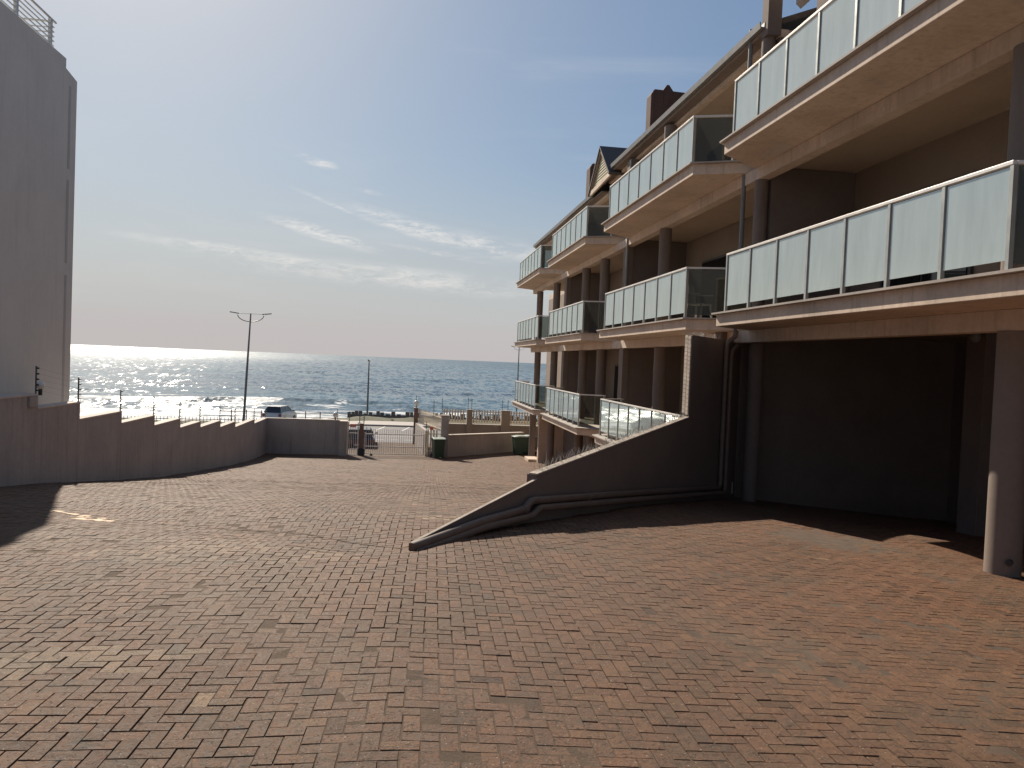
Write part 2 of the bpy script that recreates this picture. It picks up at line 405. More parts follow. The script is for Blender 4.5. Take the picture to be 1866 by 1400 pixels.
# ------------------------------------------------------------------ paving: every brick has its own tilt, height and colour
def paving():
    w, l, g = .0875, .175, .0014
    ang = R(-2.0); ca, sa = math.cos(ang), math.sin(ang)
    ia = np.arange(-175, 190); ib = np.arange(-30, 545)
    A, Bc = np.meshgrid(ia, ib, indexing='ij'); k = (A-Bc) % 4
    quads = []
    for kind in (0, 3):
        a = A[k == kind].astype(float)*w; b = Bc[k == kind].astype(float)*w
        lx, ly = (l, w) if kind == 0 else (w, l)
        quads.append(np.stack([a+lx/2, b+ly/2, np.full_like(a, lx), np.full_like(a, ly)], 1))
    q = np.concatenate(quads)
    cx = q[:, 0]*ca-q[:, 1]*sa; cy = q[:, 0]*sa+q[:, 1]*ca
    sr = -((cx-WT[0])*WN[0]+(cy-WT[1])*WN[1]); rel = np.abs(sr+.0)
    inwall = (cx > .1) & (cx < 6.9) & (sr > -.03) & (sr < .27)
    keep = (cx > -6.88) & (cx < 11.8) & (cy > -.5) & (cy < 39.85+np.clip((cx-2)*.85, 0, 8)) & ~inwall & (cy > -.5)
    q = q[keep]; cx = cx[keep]; cy = cy[keep]; N = len(cx)
    rz = RNG.normal(0, .006, N); dz = RNG.normal(0, .0013, N)
    tx = RNG.normal(0, .006, N); ty = RNG.normal(0, .006, N)
    jx = RNG.normal(0, .0009, N); jy = RNG.normal(0, .0009, N)
    gap = g*RNG.uniform(.5, 1.5, N)
    hx = q[:, 2]/2-gap; hy = q[:, 3]/2-gap; ch = .0024*RNG.uniform(.6, 2.0, N)
    V = np.zeros((N, 8, 3))
    sgn = ((-1, -1), (1, -1), (1, 1), (-1, 1))
    for i, (sx, sy) in enumerate(sgn):
        for ring in (0, 1):
            px = sx*(hx-(ch if ring == 0 else 0)); py = sy*(hy-(ch if ring == 0 else 0))
            a2 = ang+rz; X = cx+jx+px*np.cos(a2)-py*np.sin(a2); Y = cy+jy+px*np.sin(a2)+py*np.cos(a2)
            z = ground(X, Y)
            if ring == 0: z = z+dz+px*tx+py*ty
            else: z = z-.014
            V[:, i+4*ring, 0] = X; V[:, i+4*ring, 1] = Y; V[:, i+4*ring, 2] = z
    # an extra ring gives the rounded arris: the outer ring starts 5 mm under the top
    base = np.arange(N)[:, None]*8
    fidx = np.array([[0, 1, 2, 3], [0, 4, 5, 1], [1, 5, 6, 2], [2, 6, 7, 3], [3, 7, 4, 0]])
    Fq = (base[:, :, None]+fidx[None]).reshape(-1, 4)
    me = bpy.data.meshes.new('paving')
    me.vertices.add(N*8); me.vertices.foreach_set('co', V.reshape(-1).astype(np.float32))
    me.loops.add(Fq.size); me.loops.foreach_set('vertex_index', Fq.reshape(-1).astype(np.int32))
    me.polygons.add(len(Fq)); me.polygons.foreach_set('loop_start', (np.arange(len(Fq))*4).astype(np.int32))
    me.polygons.foreach_set('use_smooth', np.zeros(len(Fq), bool))
    me.update(calc_edges=True)
    # colours
    pal = np.array([(.175, .115, .085), (.150, .100, .076), (.200, .128, .090), (.140, .102, .080), (.165, .118, .092), (.21, .145, .10), (.13, .088, .070)])
    c = pal[RNG.choice(len(pal), N, p=(.24, .2, .14, .14, .14, .05, .09))]*RNG.uniform(.93, 1.07, (N, 1)); c = c*.55+c.mean(0)*.45
    def lf(x, y, s, ph):                                # slow variation: dirt and lichen in the bricks
        return (np.sin(x*s+ph)*np.cos(y*s*1.3+ph*2)+np.sin(x*s*.53+y*s*.7+ph*3)+.6*np.sin(x*s*2.1-y*s*1.7+ph))/2.6
    d = lf(cx, cy, 1.5, 1.)+RNG.normal(0, .3, N)
    mo = np.clip((d-.45)*1.1, 0, .45)[:, None]; c = c*(1-mo)+np.array((.112, .093, .070))*mo
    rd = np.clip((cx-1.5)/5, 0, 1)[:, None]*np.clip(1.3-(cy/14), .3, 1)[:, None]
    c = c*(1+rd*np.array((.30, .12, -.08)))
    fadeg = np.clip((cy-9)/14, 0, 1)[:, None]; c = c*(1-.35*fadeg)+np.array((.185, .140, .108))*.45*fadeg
    def blob(x0, y0, a, b_, col, prob):
        e = ((cx-x0)/a)**2+((cy-y0)/b_)**2+RNG.normal(0, .15, N) < 1
        e &= RNG.uniform(0, 1, N) < prob; c[e] = np.array(col)*RNG.uniform(.88, 1.12, (e.sum(), 1))
    blob(-1.95, 4.55, .85, .22, (.235, .20, .165), .85)
    blob(-1.5, 7.3, 1.35, .42, (.235, .195, .16), .8); blob(-1.7, 8.0, 1.2, .25, (.22, .18, .15), .6)
    blob(.5, 10.0, 1.6, .35, (.21, .17, .14), .4); blob(-.95, 3.95, .10, .06, (.26, .22, .17), 1)
    blob(.55, 9.6, .35, .25, (.28, .24, .20), .8)
    e = RNG.uniform(0, 1, N) < .0015; c[e] = np.array((.27, .22, .17))
    e = RNG.uniform(0, 1, N) < .02; c[e] *= .62
    seg = np.abs((cy-10.35)-(cx+4.3)*(-.62)); e = (seg < .07) & (cx > -4.45) & (cx < -3.5); c[e] = (1.2, 1.15, 1.05)
    e = (np.abs(cx+3.65) < .22) & (np.abs(cy-9.72) < .10); c[e] = (1.1, 1.05, .95)
    c = c*np.array((.84, .645, .485))
    for off in (-.72, .72):                            # worn wheel tracks
        tr = -2.1+.35*np.sin(cy*.22)+off+np.clip(cy-20, 0, 20)*.06
        c = c*(1-.13*np.exp(-((cx-tr)/.17)**2)*np.clip(cy/4, 0, 1))[:, None]
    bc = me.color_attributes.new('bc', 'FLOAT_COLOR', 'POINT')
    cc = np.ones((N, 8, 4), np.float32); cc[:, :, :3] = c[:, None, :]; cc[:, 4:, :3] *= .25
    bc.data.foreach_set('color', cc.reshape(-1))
    me.materials.append(M['brick']); me.validate()
    o = bpy.data.objects.new('paving', me); COL.objects.link(o); tag(o, kind='structure')
    # soil bed below, split at the wedge wall as the bricks are
    xs = np.linspace(-6.9, 12, 96); ys = np.linspace(-1, 47.5, 244)
    Xg, Yg = np.meshgrid(xs, ys, indexing='ij'); Zg = np.minimum.reduce([ground(Xg+dx, Yg+dy) for dx in (-.2, 0, .2) for dy in (-.2, 0, .2)])-.012
    nx, ny = Xg.shape; idx = np.arange(nx*ny).reshape(nx, ny)
    fs = np.stack([idx[:-1, :-1], idx[1:, :-1], idx[1:, 1:], idx[:-1, 1:]], -1).reshape(-1, 4)
    # keep bed tight under the bricks away from the wall
    sr2 = -((Xg-WT[0])*WN[0]+(Yg-WT[1])*WN[1]); near = (Xg > 0) & (np.abs(sr2) < .6)
    fill = np.clip(.5+.9*np.sin(Xg*.9+1.3)*np.sin(Yg*.7+Xg*.4)+.5*np.sin(Xg*2.3+Yg*1.9), 0, 1)*.0075
    fill = np.maximum(fill, .012*np.exp(-((Xg-5.6)/1.3)**2-((Yg-9.5)/1.6)**2))
    Zg = np.where(near, Zg, ground(Xg, Yg)-.0095+fill)
    b = MB(); b.v = list(map(tuple, np.stack([Xg, Yg, Zg], -1).reshape(-1, 3))); b.f = [tuple(map(int, f)) for f in fs]
    tag(b.build('paving_bed', 'soil', smooth=True), kind='structure')
paving()
# dark movement joint along the crest of the ramp
pts = [(-6.4, 11.2), (-4.4, 10.3), (-3., 9.6), (-2.1, 9.15), (-1.1, 8.75), (-.45, 8.2), (.08, 7.66)]
b = MB(); P2 = []
for i in range(len(pts)-1):
    for k in range(8):
        u = k/8; P2.append((pts[i][0]*(1-u)+pts[i+1][0]*u, pts[i][1]*(1-u)+pts[i+1][1]*u))
for i in range(len(P2)-1):
    (x0, y0), (x1, y1) = P2[i], P2[i+1]; d = Vector((x1-x0, y1-y0)).normalized(); n = Vector((-d.y, d.x))*.011
    b.v += [(x0-n.x, y0-n.y, gz(x0, y0)+.004), (x1-n.x, y1-n.y, gz(x1, y1)+.004), (x1+n.x, y1+n.y, gz(x1, y1)+.004), (x0+n.x, y0+n.y, gz(x0, y0)+.004)]
    b.f.append(tuple(range(len(b.v)-4, len(b.v))))
tag(b.build('expansion_joint', 'soil'), kind='structure')

# ------------------------------------------------------------------ land beyond, road, beach, sea
def seaz(x, y):                                   # level of the land between gate and beach
    z = np.interp(y, (38, 44, 48, 64, 71, 75, 96, 140), (-5.3, -5.35, -5.6, -5.62, -5.62, -6.3, -8.7, -11))
    fall = np.clip((-x-4)/9, 0, 1)*np.clip((y-44)/14, 0, 1)*.8
    return z-fall*np.clip((100-y)/20, 0, 1)
def sheet(name, x0, x1, y0, y1, nx, ny, off, mat, fn=seaz):
    xs = np.linspace(x0, x1, nx); ys = np.linspace(y0, y1, ny)
    b = MB(); b.v = [(float(x), float(y), float(fn(x, y))+off) for x in xs for y in ys]
    b.f = [(i*ny+j, (i+1)*ny+j, (i+1)*ny+j+1, i*ny+j+1) for i in range(nx-1) for j in range(ny-1)]
    return tag(b.build(name, mat, smooth=True), kind='structure')
sheet('ground', -150, 160, 36, 140, 80, 60, -.10, 'sand')
b = MB(); b.box(-400, -8, -60, 40, -9, -6.2).box(12.3, 400, -60, 47, -9, -6.2).box(-8, 12.3, -60, -1, -9, -1.75)
tag(b.build('hinterland', 'kerb'), kind='structure')
def drive(x, y): return np.interp(y, (39.5, 41, 48), (-5.14, -5.22, -5.6))
sheet('driveway', -3.1, 2.0, 39.86, 47.6, 12, 14, .012, 'asphalt', lambda x, y: drive(x, y)+.0)
sheet('road', -60, 90, 47.5, 62.9, 90, 24, .0, 'asphalt')
b = MB()
for k in range(-8, 14):
    x0 = -2.2+1.95*k-.0; y0 = 59.3
    for i in range(4):
        u0, u1 = i/4, (i+1)/4; xa, xb = x0+.6*u0, x0+.6*u1; ya, yb = y0+3.4*u0, y0+3.4*u1
        n = len(b.v); b.v += [(xa-.06, ya, float(seaz(xa, ya))+.008), (xa+.06, ya, float(seaz(xa, ya))+.008), (xb+.06, yb, float(seaz(xb, yb))+.008), (xb-.06, yb, float(seaz(xb, yb))+.008)]
        b.f.append((n, n+1, n+2, n+3))
for y_, x0_, x1_ in ((49.2, -14, 20), (52.6, -14, 20), (55.0, -14, 20)):
    for k in range(34):
        xa = x0_+k; xb = xa+(1 if y_ != 52.6 else .55)
        n = len(b.v); b.v += [(xa, y_, float(seaz(xa, y_))+.008), (xb, y_, float(seaz(xb, y_))+.008), (xb, y_+.14, float(seaz(xb, y_))+.008), (xa, y_+.14, float(seaz(xa, y_))+.008)]; b.f.append((n, n+1, n+2, n+3))
tag(b.build('road_markings', 'linepaint'), kind='structure')
b = MB()
for k in range(-30, 45):
    xa = k*2.; z = float(seaz(xa+1, 63)); b.box(xa, xa+1.985, 62.9, 63.08, z-.1, z+.13)
tag(b.build('kerb', 'kerb', bevel=.01), kind='structure')
sheet('promenade', -60, 90, 63.1, 66.6, 80, 6, .12, 'kerb')
sheet('dune_bank', -60, 90, 66.6, 74.5, 160, 16, .0, 'dune', lambda x, y: seaz(x, y)+.02+.16*math.sin(max(0, min(1, (y-66.8)/5))*math.pi)*(1.1+.5*math.sin(x*1.3)+.4*math.sin(x*3.1+y)))

def sea():
    NX, NY = 520, 760
    ys = 84*np.exp(np.linspace(0, math.log(40000/84.), NY)**1.0); u = np.linspace(-1.15, 1.35, NX)
    Y = np.repeat(ys[None, :], NX, 0); X = u[:, None]*(Y+25)
    fade = np.clip((900-Y)/700, 0, 1); z = np.zeros_like(X)
    rs = np.random.RandomState(5)
    for i in range(26):
        lam = rs.uniform(5, 34); th = rs.normal(0, .28); amp = .0105*lam*rs.uniform(.5, 1)
        k = 2*math.pi/lam; ph = rs.uniform(0, 6.28)
        a = k*(Y*math.cos(th)+X*math.sin(th)+3*np.sin(X*.05+i)+2*np.sin(X*.013*i+ph))+ph
        samp = np.clip((lam*110-Y)/(lam*60), 0, 1)
        z += amp*(1-np.abs(np.sin(a/2)))*.9*samp*(.55+.45*np.sin(X*.03+Y*.02+i*2))
    # breakers: steep ridges that run along the beach
    for y0, h, wd in ((104, .5, 2.2), (121, .7, 3.0), (142, .4, 4)):
        c = y0+2.5*np.sin(X*.045+y0)+1.3*np.sin(X*.13+y0*2)
        m = np.clip(.25+.9*np.sin(X*.05+y0*.7)+.5*np.sin(X*.021+y0), 0, 1)
        dd = (Y-c)/wd; z += h*m*np.where(dd < 0, np.exp(-(dd*1.7)**2), np.exp(-(dd*.75)**2))
    Z = -8.75+z*np.maximum(fade, 0)
    idx = np.arange(NX*NY).reshape(NX, NY)
    fs = np.stack([idx[:-1, :-1], idx[1:, :-1], idx[1:, 1:], idx[:-1, 1:]], -1).reshape(-1, 4)
    me = bpy.data.meshes.new('sea'); me.vertices.add(NX*NY); me.vertices.foreach_set('co', np.stack([X, Y, Z], -1).reshape(-1).astype(np.float32))
    me.loops.add(fs.size); me.loops.foreach_set('vertex_index', fs.reshape(-1).astype(np.int32))
    me.polygons.add(len(fs)); me.polygons.foreach_set('loop_start', (np.arange(len(fs))*4).astype(np.int32))
    me.polygons.foreach_set('use_smooth', np.ones(len(fs), bool)); me.update(calc_edges=True)
    me.materials.append(M['water'])
    o = bpy.data.objects.new('sea', me); COL.objects.link(o); tag(o, kind='structure')
sea()

# ------------------------------------------------------------------ the apartment building on the right
apt = empty('apartment_building', 'brown and cream three storey apartment block with rows of frosted glass balconies', 'building', (0, 0, 0))
FRONTS = [(6.85, 13.62), (15.72, 22.45), (25.4, 31.62), (34.4, 40.9)]
LV = [-2.08, 1.07, 4.25]; RH = 1.10; XF = 5.8; XC = 6.75
def slab_poly(yn, yf, e=0.):
    return [(XF-.13-e, yn-.42-e*.5), (XF-.13-e, yf+.10+e*.5), (XC+.08, yf+.98+e), (XC+.08, yn-.98-e)]
def railing(yn, yf, z):
    """front rail with seven panes and a glazed return at each end"""
    rt = z+RH; y0, y1 = yn, yf
    b = MB(); b.beam((XF, y0-.02, rt-.02), (XF, y1+.02, rt-.02), .055, .04)
    xr = XC-.12; yr0, yr1 = y0-.30, y1+.55
    b.beam((XF+.02, y0-.01, rt-.021), (xr, yr0, rt-.021), .05, .036); b.beam((XF+.02, y1+.01, rt-.021), (xr, yr1, rt-.021), .05, .036)
    root = b.build('balcony_railing', 'rail', apt, bevel=.004)
    n = 7
    for i in range(n+1):
        y = y0+(y1-y0)*i/n; p = MB().box(XF-.022, XF+.028, y-.024, y+.024, z, rt-.042); p.box(XF-.045, XF+.05, y-.05, y+.05, z, z+.012)
        p.build('post', 'alu', root)
    for (ax, ay, bx, by) in ((XF, y0, xr, yr0), (XF, y1, xr, yr1)):
        MB().beam((bx-.05, by+(.02 if by < ay else -.02), z), (bx-.05, by+(.02 if by < ay else -.02), rt-.04), .05, .05).build('post', 'alu', root)
        d = Vector((bx-ax, by-ay, 0)).normalized(); nn = Vector((-d.y, d.x, 0))*.004
        p = Vector((ax, ay, 0))+d*.05; q = Vector((bx, by, 0))-d*.1
        MB().extrude([(p.x-nn.x, p.y-nn.y, z+.09), (q.x-nn.x, q.y-nn.y, z+.09), (q.x-nn.x, q.y-nn.y, rt-.05), (p.x-nn.x, p.y-nn.y, rt-.05)], nn*2).build('side_pane', 'clear', root)
    for i in range(n):
        a = y0+(y1-y0)*i/n+.035; c = y0+(y1-y0)*(i+1)/n-.035
        MB().box(XF-.004, XF+.004, a, c, z+.13, rt-.055).build('glass_pane', 'frost', root)
for bi, (yn, yf) in enumerate(FRONTS):
    for li, z in enumerate(LV):
        if bi == 0 and li == 0: continue
        low = (bi == 1 and li == 0)
        def sp_(e=0.):
            q = slab_poly(yn, yf, e)
            if low: q[3] = (q[3][0], 15.46)
            return q
        s = MB().prism(sp_(), z-.25, z-.03).build('balcony_slab', 'cream', apt, bevel=.008)
        MB().prism(sp_(.085), z-.03, z).build('floor_tile_lip', 'lip', s)
        railing(yn, yf, z)
# downstand beams, interior floors
for li, z in enumerate(LV):
    y0 = 4. if li else 15.3
    b = MB(); b.box(XC-.12, XC+.12, y0, 41.5, z-.49, z-.252); b.build('edge_beam', 'cream', apt, bevel=.006)
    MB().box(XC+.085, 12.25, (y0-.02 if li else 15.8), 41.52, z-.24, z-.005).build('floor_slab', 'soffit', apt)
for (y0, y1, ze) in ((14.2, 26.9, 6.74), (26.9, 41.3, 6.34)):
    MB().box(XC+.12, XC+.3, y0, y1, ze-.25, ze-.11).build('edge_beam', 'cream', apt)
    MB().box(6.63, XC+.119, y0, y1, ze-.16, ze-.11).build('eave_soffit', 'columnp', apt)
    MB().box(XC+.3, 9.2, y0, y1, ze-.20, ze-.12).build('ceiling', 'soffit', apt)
# dividing walls with lit end faces
MB().cyl(XC-.0, 14.4, LV[1], LV[2]-.49, .13).build('column', 'columnp', apt, smooth=True); MB().cyl(XC-.0, 14.4, LV[2], 6.6, .13).build('column', 'columnp', apt, smooth=True)
for y in (14.25, 23.5, 32.75):
    for li, z in enumerate(LV):
        zt = (LV[li+1]-.25) if li < 2 else (6.50 if y < 26.9 else 6.10)
        z0 = z
        if y < 15 and li == 0: continue
        if y > 15: w = MB().box(XC-.06, XC+.14, y-.02, y+.42, z0, zt-.0).build('pier', 'columnp', apt, bevel=.006)
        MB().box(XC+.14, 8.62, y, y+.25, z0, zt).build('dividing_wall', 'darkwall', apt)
# round columns
for y, levels in ((20.1, (0, 1, 2)), (26.5, (0, 1)), (29.35, (0, 1)), (35.3, (0, 1)), (39.9, (0, 1, 2)), (7.83, (1, 2))):
    for li in levels:
        zt = (LV[li+1]-.49) if li < 2 else (6.50 if y < 26.9 else 6.10)
        MB().cyl(XC+.02, y, LV[li], zt, .165 if y > 8 else .18).build('column', 'columnp', apt, smooth=True)
for y in (16.6, 20.1, 27.4, 29.5, 35.35, 40.55):
    MB().cyl(XC+.02, y, gz(XC, y)-.05, LV[0]-.49, .17).build('column', 'columnp', apt, smooth=True)
c = MB().cyl(XC+.03, 7.83, gz(XC, 7.83)-.05, LV[1]-.49, .185, 40).build('column', 'columnp', apt, smooth=True)
hole = MB().tube([(XC-.035, 7.655, gz(XC, 7.7)+.17), (XC-.075, 7.62, gz(XC, 7.7)+.17)], .034, 14); hole.build('drain_outlet', 'black', c, smooth=True)
# back walls
MB().box(8.62, 8.9, 15.76, 47.5, -2.3, LV[1]-.01).build('back_wall', 'brownwall', apt); MB().box(8.62, 8.9, 14.3, 47.5, LV[1], 3.98).build('back_wall', 'brownwall', apt)
MB().box(8.62, 8.9, 2, 14.24, LV[1], 6.5).build('back_wall', 'brownwall', apt)
MB().box(8.62, 8.9, 14.3, 41.3, 3.99, 6.2).build('back_wall', 'brownwall', apt)
MB().box(8.0, 8.3, 16, 38.3, -5.6, LV[0]-.5).build('back_wall', 'darkwall', apt)
MB().box(8.63, 12.4, 41.3, 47.5, -5.7, 4.3).build('rear_wing', 'cream', apt)
# sliding doors on the back walls
for (yn, yf) in FRONTS:
    for li, z in enumerate(LV):
        if li == 0 and yn < 10: continue
        for yc in (yn+1.9, yf-1.6):
            f = MB().box(8.56, 8.615, yc-1.15, yc+1.15, z, z+2.15).build('sliding_door', 'doorframe', apt)
            for k in (0, 1): MB().box(8.54, 8.57, yc-1.08+k*1.1, yc-.04+k*1.1, z+.07, z+2.08).build('pane', 'dglass', f)
MB().prism([(6.25, 12.9), (6.5, 12.75), (6.62, 13.2), (6.5, 13.6), (6.38, 13.35), (6.28, 13.5)], 3.994, 4.001).build('peeled_patch', 'coping', apt)
MB().box(8.60, 8.63, 9.2, 9.45, 3.35, 3.5).build('air_vent', 'doorframe', apt)
# ground floor end wall, step and rear wing window
w = MB().box(6.72, 8.62, 38.3, 38.6, -5.3, LV[0]-.49).build('end_wall', 'cream', apt)
MB().box(6.3, 8.2, 38.7, 40.0, -5.2, -4.93).build('door_step', 'cream', apt, bevel=.01)
f = MB().box(8.60, 8.64, 44.3, 45.6, .0, 1.5); f.box(8.60, 8.64, 44.3, 45.6, -2.9+.2, -1.1)
f.build('window', 'rustpost', apt)
# garage under the first bay
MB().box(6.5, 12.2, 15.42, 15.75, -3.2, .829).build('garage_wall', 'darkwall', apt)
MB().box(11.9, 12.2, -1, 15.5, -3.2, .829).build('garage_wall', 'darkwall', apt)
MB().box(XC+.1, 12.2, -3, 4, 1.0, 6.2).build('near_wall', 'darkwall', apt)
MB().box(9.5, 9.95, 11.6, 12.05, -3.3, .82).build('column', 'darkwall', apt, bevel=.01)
MB().cyl(7.0, 14.8, -3.0, .58, .15).build('column', 'darkwall', apt, smooth=True)
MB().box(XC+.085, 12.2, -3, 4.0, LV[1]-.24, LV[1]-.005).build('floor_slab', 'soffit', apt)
# downpipes on the facade
for (y, z0, z1) in ((14.95, LV[1], 3.98), (14.95, LV[2], 6.9), (23.25, LV[1], 3.98), (23.25, LV[2], 6.4)):
    MB().cyl(XC-.12, y, z0, z1, .045, 12).build('downpipe', 'gutter', apt, smooth=True)
# dark pillar and canopy of the nearest bay
MB().box(XC-.14, XC+.14, 14.3-.12, 14.3+.14, 6.5, 7.6).build('roof_pillar', 'darkwall', apt)
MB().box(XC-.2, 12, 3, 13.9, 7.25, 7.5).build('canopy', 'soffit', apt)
MB().extrude([(7.02, 13.7, 7.24), (7.45, 13.7, 7.24), (7.12, 13.7, 6.9), (7.02, 13.7, 6.98)], (0, .2, 0)).build('bracket', 'coping', apt)
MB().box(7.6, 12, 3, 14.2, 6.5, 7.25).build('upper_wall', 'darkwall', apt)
# roofs
def roof(y0, y1, ze, name='roof'):
    r = MB().extrude([(6.62, y0, ze+.02), (12.2, y0, ze+2.2), (12.2, y0, ze+2.08), (6.62, y0, ze-.10)], (0, y1-y0, 0)).build(name, 'gutterdark' if 'gutterdark' in M else 'gutter', apt)
    g = MB().extrude([(6.50, y0, ze+.03), (6.52, y0, ze-.09), (6.61, y0, ze-.09), (6.615, y0, ze+.03), (6.60, y0, ze+.03), (6.595, y0, ze-.06), (6.535, y0, ze-.06), (6.52, y0, ze+.03)], (0, y1-y0, 0))
    g.build('gutter', 'gutter', r)
    MB().box(6.618, 6.64, y0+.02, y1-.02, ze-.15, ze-.03).build('fascia', 'brownwall', r)
    return r
M['gutterdark'] = simple('slate_tiles', (.085, .075, .070), .8, 0, .3, 9, .5)
roof(14.3, 25.35, 6.74); roof(28.15, 41.3, 6.34)
# gable
gb = MB().extrude([(6.56, 25.45, 6.52), (6.56, 28.05, 6.40), (6.56, 26.68, 7.50)], (.16, 0, 0)); gable = gb.build('gable', 'columnp', apt)
M['siding'] = plaster('pale_yellow_siding', (.46, .42, .31), .05)
b = MB()
for i in range(10):
    z = 6.54+i*.10; fr = (7.46-z)/.96
    if fr > .06:
        ya, yb = 26.68-1.2*fr, 26.68+1.33*fr
        b.extrude([(6.52, ya, z), (6.558, ya, z), (6.558, ya, z+.09), (6.545, ya, z+.09)], (0, yb-ya, 0))
b.build('siding', 'siding', gable)
b = MB(); b.beam((6.49, 25.35, 6.50), (6.49, 26.68, 7.60), .06, .13); b.beam((6.49, 28.15, 6.36), (6.49, 26.68, 7.60), .06, .13); b.build('bargeboard', 'brownwall', gable)
MB().beam((6.50, 25.3, 6.46), (6.50, 28.1, 6.34), .07, .16).build('sill_board', 'cream', gable)
b = MB(); b.extrude([(6.42, 25.2, 6.48), (6.42, 26.68, 7.74), (6.42, 26.68, 7.68), (6.42, 25.28, 6.42)], (4, 0, 0)); b.extrude([(6.42, 28.3, 6.34), (6.42, 26.68, 7.74), (6.42, 26.68, 7.68), (6.42, 28.22, 6.28)], (4, 0, 0)); b.build('gable_roof', 'gutterdark', gable)
# chimneys
for (y0, y1, zt, x1) in ((26.95, 27.5, 10.0, 10.1), (36.2, 36.95, 9.66, 9.2)):
    b = MB().extrude([(8.3, y0, 6.9), (8.3, y0, zt-.18), (8.42, y0, zt), (x1, y0, zt-.05), (x1, y0, 6.9)], (0, y1-y0, 0))
    ch = b.build('chimney', 'rust', apt, bevel=.02)
    r = MB()
    for k in range(int((x1-8.4)/.085)): x = 8.36+k*.085; r.box(x, x+.03, y0-.014, y0+.001, 7.2, zt-.06)
    r.build('ribs', 'rust', ch)
    MB().extrude([(8.75, y0+.1, zt), (9.15, y0+.1, zt), (8.98, y0+.1, zt+.22), (8.9, y0+.1, zt+.22)], (0, .5, 0)).build('cowl', 'rust', ch)

# ceiling globe in the garage
gl = MB().cyl(9.3, 11.6, .74, .83, .07, 16).sphere((9.3, 11.6, .72), .09); tag(gl.build('ceiling_lamp', 'dimglobe', smooth=True), 'round white lamp on the garage ceiling', 'lamp')

ch_ = empty('plastic_chair', 'pale plastic chair on the middle balcony behind the grey end glass', 'chair', (6.55, 16.9, LV[1]), R(35))
MB().box(-.22, .22, -.22, .22, .41, .44).build('seat', 'rail', ch_, bevel=.01)
MB().extrude([(-.21, .2, .44), (.21, .2, .44), (.19, .27, .86), (-.19, .27, .86)], (0, .025, 0)).build('backrest', 'rail', ch_, bevel=.008)
for sx in (-1, 1):
    for sy in (-1, 1): MB().beam((sx*.22, sy*.22, 0), (sx*.19, sy*.19, .41), .035, .035).build('leg', 'rail', ch_)
    MB().beam((sx*.24, -.2, .64), (sx*.22, .22, .66), .05, .025).build('armrest', 'rail', ch_)

# ------------------------------------------------------------------ wedge shaped retaining wall
def wp(s, z, off=0.): return (WT[0]+WD[0]*s+WN[0]*off, WT[1]+WD[1]*s+WN[1]*off, z)
wed = empty('retaining_wall', 'dark brown wedge shaped wall rising from a point up to the garage', 'wall')
SV = (5.05-WT[0])/WD[0]; SE = 10.1
prof = [(0, -1.80), (2.33, -1.44), (2.33, -1.385), (SV, -.87), (SV, .62), (SE, .62), (SE, -3.4), (0, -2.4)]
T_ = .15
def wedge(p0, mat, t0, t1, name, par, bevel=0):
    b = MB(); vec = Vector((-WN[0], -WN[1], 0))
    b.extrude([Vector(wp(s, z))+vec*t0 for s, z in p0], vec*(t1-t0)); return b.build(name, mat, par, bevel=bevel)
wedge([(0, -1.83), (2.33, -1.44), (2.33, -2.8), (0, -2.4)], 'darkwall', 0, .03, 'wall', wed)
wedge([(2.332, -1.385), (SV, -.87), (SV, -3.2), (2.332, -2.6)], 'darkwall', 0, .14, 'wall', wed)
# upper part, its end face runs along the building axis
x5, y5 = wp(SV, 0)[:2]
b = MB().prism([(x5, y5), (x5, y5+.32), (6.95, 15.41), (6.95, 15.41), (6.9, 15.37)], -3.2, .62); b.build('wall', 'darkwall', wed)
# coping
cp = MB()
for (a, c, T2, H2) in (((0.02, -1.83), (2.33, -1.44), .02, .006), ((2.33, -1.385), (SV, -.87), .10, .018)):
    p = Vector(wp(*a, .01)); q = Vector(wp(*c, .01)); v = Vector((-WN[0], -WN[1], 0))*(T2+.02)
    cp.extrude([p, q, q+Vector((0, 0, H2)), p+Vector((0, 0, H2))], v)
M['copetile'] = plaster('pale_edge_tiles', (.40, .34, .28), .3, streak=.3, scale=4)
cp.build('coping', 'copetile', wed)
b = MB()
for k in range(19):
    z = -.82+k*.0755; b.box(x5-.02, x5, y5+.02, y5+.15, z, z+.068); b.box(x5-.02, x5, y5+.17, y5+.31, z+.02, z+.088)
b.build('edge_tiles', 'copetile', wed)
sp = MB()
rs = random.Random(3)
s_ = 2.5
while s_ < SV-.02:
    z = -1.385+(s_-2.33)/(SV-2.33)*(.515)+.03
    for k in range(3):
        a = rs.uniform(0, 6.28); r_ = rs.uniform(.03, .055); off = -rs.uniform(.02, .14)
        p = Vector(wp(s_, z, off)); sp.tube([p, p+Vector((math.cos(a)*r_, math.sin(a)*r_, rs.uniform(.07, .11)))], [.0028, .0012], 4, False)
    s_ += .05
s_ = SV+.05
while s_ < SV+1.6:
    for k in range(3):
        a = rs.uniform(0, 6.28); p = Vector(wp(s_, .62, -rs.uniform(.03, .2))); sp.tube([p, p+Vector((math.cos(a)*.05, math.sin(a)*.05, .09))], [.0028, .0012], 4, False)
    s_ += .05
sp.build('anti_climb_spikes', 'spike', wed)
